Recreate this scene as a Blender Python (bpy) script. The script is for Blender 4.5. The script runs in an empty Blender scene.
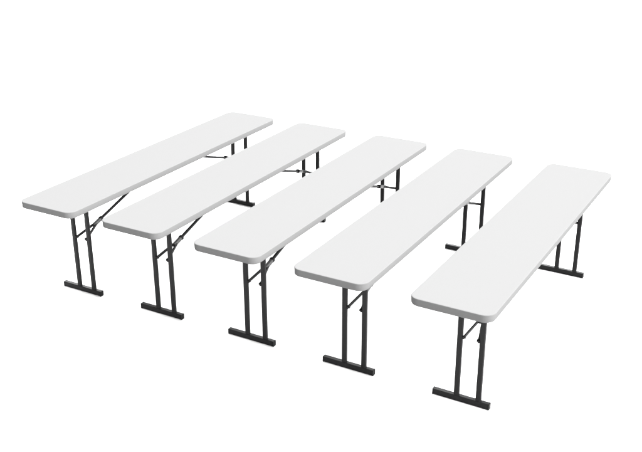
import bpy, bmesh, math
from mathutils import Vector

S = bpy.context.scene
COL = S.collection

# ------------------------------------------------------------------ camera
cam_data = bpy.data.cameras.new("camera")
cam = bpy.data.objects.new("camera", cam_data)
COL.objects.link(cam)
cam.location = (4.5, -3.9241, 2.912)
cam.rotation_euler = (1.1709, 0.0021, 0.5171)
cam_data.sensor_width = 36.0
cam_data.lens = 36.0 * 933.66 / 642.0
cam_data.clip_start = 0.05
cam_data.clip_end = 500.0
S.camera = cam

# ------------------------------------------------------------------ world, lamps, exposure
world = bpy.data.worlds.new("World")
S.world = world
world.use_nodes = True
bg = world.node_tree.nodes["Background"]
bg.inputs["Color"].default_value = (1.0, 1.0, 1.0, 1.0)
bg.inputs["Strength"].default_value = 0.13


def area_lamp(name, loc, target, size, energy):
    d = bpy.data.lights.new(name, 'AREA')
    d.shape = 'DISK'
    d.size = size
    d.energy = energy
    d.color = (1.0, 1.0, 1.0)
    o = bpy.data.objects.new(name, d)
    COL.objects.link(o)
    o.location = loc
    o.rotation_euler = (Vector(target) - Vector(loc)).to_track_quat('-Z', 'Y').to_euler()
    return o


# three big softboxes: behind the row, to its right, and a weaker one straight overhead
area_lamp("softbox_back", (-20.0, 38.0, 60.0), (0.0, 2.0, 0.0), 84.0, 448000.0)
area_lamp("softbox_right", (46.0, 3.0, 31.0), (0.0, 2.0, 0.0), 72.0, 280000.0)
area_lamp("softbox_overhead", (0.5, 3.0, 26.0), (0.5, 3.0, 0.0), 46.0, 17000.0)

S.view_settings.view_transform = 'Standard'
S.view_settings.look = 'None'
S.view_settings.exposure = 0.0
S.view_settings.gamma = 1.0
S.render.resolution_x = 1024
S.render.resolution_y = 721


# ------------------------------------------------------------------ materials
def principled(name, color, rough, spec=0.5, metal=0.0):
    m = bpy.data.materials.new(name)
    m.use_nodes = True
    b = m.node_tree.nodes["Principled BSDF"]
    b.inputs["Base Color"].default_value = (*color, 1)
    b.inputs["Roughness"].default_value = rough
    b.inputs["Specular IOR Level"].default_value = spec
    b.inputs["Metallic"].default_value = metal
    return m, m.node_tree, b


def mottled(m, nt, b, c0, c1, scale, detail, bump_scale, bump, dist=0.001):
    tc = nt.nodes.new('ShaderNodeTexCoord')
    n = nt.nodes.new('ShaderNodeTexNoise')
    n.inputs['Scale'].default_value = scale
    n.inputs['Detail'].default_value = detail
    nt.links.new(tc.outputs['Object'], n.inputs['Vector'])
    r = nt.nodes.new('ShaderNodeValToRGB')
    r.color_ramp.elements[0].position = 0.3
    r.color_ramp.elements[1].position = 0.7
    r.color_ramp.elements[0].color = (*c0, 1)
    r.color_ramp.elements[1].color = (*c1, 1)
    nt.links.new(n.outputs['Fac'], r.inputs['Fac'])
    nt.links.new(r.outputs['Color'], b.inputs['Base Color'])
    n2 = nt.nodes.new('ShaderNodeTexNoise')
    n2.inputs['Scale'].default_value = bump_scale
    n2.inputs['Detail'].default_value = 3
    nt.links.new(tc.outputs['Object'], n2.inputs['Vector'])
    bp = nt.nodes.new('ShaderNodeBump')
    bp.inputs['Strength'].default_value = bump
    bp.inputs['Distance'].default_value = dist
    nt.links.new(n2.outputs['Fac'], bp.inputs['Height'])
    nt.links.new(bp.outputs['Normal'], b.inputs['Normal'])


def grey(v):
    return (v, v, v)


M_FLOOR, nt, b = principled("white_backdrop", grey(0.44), 0.9, 0.0)
mottled(M_FLOOR, nt, b, grey(0.435), grey(0.445), 3.0, 4, 60, 0.05)
M_TOP, nt, b = principled("moulded_plastic", grey(0.082), 0.6, 0.0)
mottled(M_TOP, nt, b, grey(0.080), grey(0.0835), 220.0, 5, 380, 0.12, 0.0006)
M_STEEL, nt, b = principled("powder_coated_steel", grey(0.028), 0.45, 0.1)
mottled(M_STEEL, nt, b, (0.0044, 0.0044, 0.0046), (0.0070, 0.0070, 0.0072), 160, 4, 500, 0.25, 0.0005)
M_CAP, nt, b = principled("black_plastic", grey(0.006), 0.5, 0.08)
mottled(M_CAP, nt, b, grey(0.002), grey(0.003), 90, 3, 400, 0.2, 0.0004)
M_ZINC, nt, b = principled("zinc_plated_steel", grey(0.12), 0.4, 0.3, 0.0)
mottled(M_ZINC, nt, b, grey(0.035), grey(0.055), 140, 4, 400, 0.15, 0.0004)

# ------------------------------------------------------------------ mesh helpers


def finish(name, bm, mat, parent=None, smooth_angle=35):
    bmesh.ops.recalc_face_normals(bm, faces=bm.faces)
    me = bpy.data.meshes.new(name)
    bm.to_mesh(me)
    bm.free()
    me.materials.append(mat)
    for p in me.polygons:
        p.use_smooth = True
    try:
        me.set_sharp_from_angle(angle=math.radians(smooth_angle))
    except Exception:
        pass
    o = bpy.data.objects.new(name, me)
    COL.objects.link(o)
    if parent is not None:
        o.parent = parent
    return o


def rounded_rect(x0, x1, y0, y1, r, n=10):
    pts = []
    for cx, cy, a0 in ((x1 - r, y1 - r, 0), (x0 + r, y1 - r, 90), (x0 + r, y0 + r, 180), (x1 - r, y0 + r, 270)):
        for k in range(n + 1):
            a = math.radians(a0 + 90 * k / n)
            pts.append((cx + r * math.cos(a), cy + r * math.sin(a)))
    return pts


def bridge(bm, a, b):
    n = len(a)
    for i in range(n):
        bm.faces.new((a[i], a[(i + 1) % n], b[(i + 1) % n], b[i]))


def tube(bm, p0, p1, w, h, up=(0, 0, 1), r=0.003, n=4, cap=True):
    """bar of rounded rectangular section w (across) x h (along up) from p0 to p1"""
    p0, p1 = Vector(p0), Vector(p1)
    d = (p1 - p0).normalized()
    up = Vector(up)
    side = d.cross(up)
    if side.length < 1e-4:
        side = d.cross(Vector((0, 1, 0)))
    side.normalize()
    up = side.cross(d).normalized()
    sec = rounded_rect(-w / 2, w / 2, -h / 2, h / 2, r, n)
    A = [bm.verts.new(p0 + side * x + up * y) for x, y in sec]
    B = [bm.verts.new(p1 + side * x + up * y) for x, y in sec]
    bridge(bm, A, B)
    if cap:
        bm.faces.new(A)
        bm.faces.new(B)


# ------------------------------------------------------------------ setting
bm = bmesh.new()
bmesh.ops.create_grid(bm, x_segments=8, y_segments=8, size=60.0)
floor = finish("floor", bm, M_FLOOR)
floor["kind"] = "structure"

# ------------------------------------------------------------------ the folding table
W, L, H, TH = 0.457, 2.418, 0.710, 0.044
RC = 0.060
LEG_X = (0.2005, 0.3285)
MID_X = 0.2645
FRONT_Y, REAR_Y = 0.267, 2.1445
BOLT_Z = 0.404
STAY_Z = 0.411
SLOPE = 0.32


def make_tabletop(root):
    bm = bmesh.new()
    loops = []

    def loop(inset, z):
        rr = max(RC - inset, 0.012)
        loops.append([bm.verts.new((x, y, z)) for x, y in
                      rounded_rect(inset, W - inset, inset, L - inset, rr, 14)])
    # underside recess, lip, drafted side and rolled upper edge
    loop(0.040, H - 0.018)
    loop(0.036, H - 0.022)
    loop(0.030, H - TH + 0.003)
    loop(0.027, H - TH)
    loop(0.0075, H - TH)
    for k in range(1, 5):
        a = math.radians(90 * k / 4)
        loop(0.0015 + 0.006 * (1 - math.sin(a)), H - TH + 0.006 * (1 - math.cos(a)))
    rt = 0.004
    for k in range(0, 7):
        a = math.radians(90 * k / 6)
        loop(rt * (1 - math.cos(a)), H - rt + rt * math.sin(a))
    loop(0.008, H)
    for a, b in zip(loops[:-1], loops[1:]):
        bridge(bm, a, b)
    bm.faces.new(loops[0])
    bm.faces.new(loops[-1])
    return finish("tabletop", bm, M_TOP, root, 50)


def make_leg(root, x, y):
    bm = bmesh.new()
    tube(bm, (x, y, 0.034), (x, y, H - 0.0185), 0.031, 0.022, up=(0, 1, 0), r=0.0065, n=6)
    return finish("leg", bm, M_STEEL, root, 60)


def make_foot(root, y):
    bm = bmesh.new()
    tube(bm, (0.0665, y, 0.0195), (0.3905, y, 0.0195), 0.030, 0.035, r=0.005)
    o = finish("foot_bar", bm, M_STEEL, root, 60)
    for x, s in ((0.0665, -1), (0.3905, 1)):
        bm = bmesh.new()
        tube(bm, (x, y, 0.0185), (x + s * 0.005, y, 0.0185), 0.0315, 0.037, r=0.005)
        finish("end_cap", bm, M_CAP, o, 60)
    return o


def make_brace(root, y, s):
    """fork with two arms bolted to the legs, running up into one stay under the top"""
    def on(dy):
        return Vector((MID_X, y + s * dy, STAY_Z + SLOPE * dy))
    nrm = Vector((0, -SLOPE * s, 1)).normalized()
    bm = bmesh.new()
    top = H - 0.0185
    dy_top = (top - STAY_Z) / SLOPE
    tube(bm, on(0.115), on(dy_top), 0.018, 0.017, up=nrm, r=0.006)
    stay = finish("brace", bm, M_STEEL, root, 60)
    for lx, side in ((LEG_X[0] + 0.0220, -1), (LEG_X[1] - 0.0220, 1)):
        bm = bmesh.new()
        a = Vector((lx, y + s * 0.0, BOLT_Z))
        e = on(0.150) + Vector((side * 0.0055, 0, 0))
        tube(bm, a - (e - a).normalized() * 0.010, e, 0.010, 0.018, up=nrm, r=0.003)
        finish("brace_arm", bm, M_STEEL, stay, 60)
    # plated slider sleeve round the fork and the dark lock collar above it
    bm = bmesh.new()
    tube(bm, on(0.122), on(0.190), 0.026, 0.024, up=nrm, r=0.008)
    finish("lock_sleeve", bm, M_ZINC, stay, 60)
    bm = bmesh.new()
    tube(bm, on(0.190), on(0.205), 0.031, 0.030, up=nrm, r=0.011)
    finish("lock_collar", bm, M_STEEL, stay, 60)


def make_bolt(root, x_leg, x_arm, y):
    """pivot bolt through a brace arm into the inner side of a leg, with a round head"""
    d = 1 if x_arm > x_leg else -1
    bm = bmesh.new()
    tube(bm, (x_leg, y, BOLT_Z), (x_arm, y, BOLT_Z), 0.010, 0.010, r=0.0045)
    tube(bm, (x_arm - d * 0.003, y, BOLT_Z), (x_arm + d * 0.004, y, BOLT_Z), 0.016, 0.016, r=0.0065)
    finish("bolt", bm, M_STEEL, root, 60)


def make_table():
    root = bpy.data.objects.new("folding_table", None)
    root.empty_display_size = 0.2
    COL.objects.link(root)
    make_tabletop(root)
    for y, s in ((FRONT_Y, 1), (REAR_Y, -1)):
        for x in LEG_X:
            make_leg(root, x, y)
        make_foot(root, y)
        make_brace(root, y, s)
        make_bolt(root, LEG_X[0] + 0.010, LEG_X[0] + 0.0275, y)
        make_bolt(root, LEG_X[1] - 0.010, LEG_X[1] - 0.0275, y)
    return root


def copy_tree(o, parent=None):
    c = o.copy()
    COL.objects.link(c)
    if parent is not None:
        c.parent = parent
        c.matrix_parent_inverse = o.matrix_parent_inverse.copy()
    for ch in list(o.children):
        copy_tree(ch, c)
    return c


PLACES = [
    ((0.0, 0.0, 0.0), "leftmost white folding table of the five, beside open floor"),
    ((0.6804, 0.0059, 0.0), "white folding table second from the left, between the leftmost table and the middle one"),
    ((1.3816, 0.0077, 0.0), "white folding table in the middle of the row, two tables on either side of it"),
    ((2.0630, 0.0086, 0.0), "white folding table second from the right, between the middle table and the rightmost one"),
    ((2.7684, 0.0086, -0.003), "white folding table at the right end of the row, nearest to the viewer"),
]
proto = make_table()
tables = [proto] + [copy_tree(proto) for _ in PLACES[1:]]
for t, ((x, y, yaw), label) in zip(tables, PLACES):
    t.location = (x, y, 0.0)
    t.rotation_euler = (0.0, 0.0, yaw)
    t["label"] = label
    t["category"] = "folding table"
    t["group"] = "folding tables set side by side in a row"
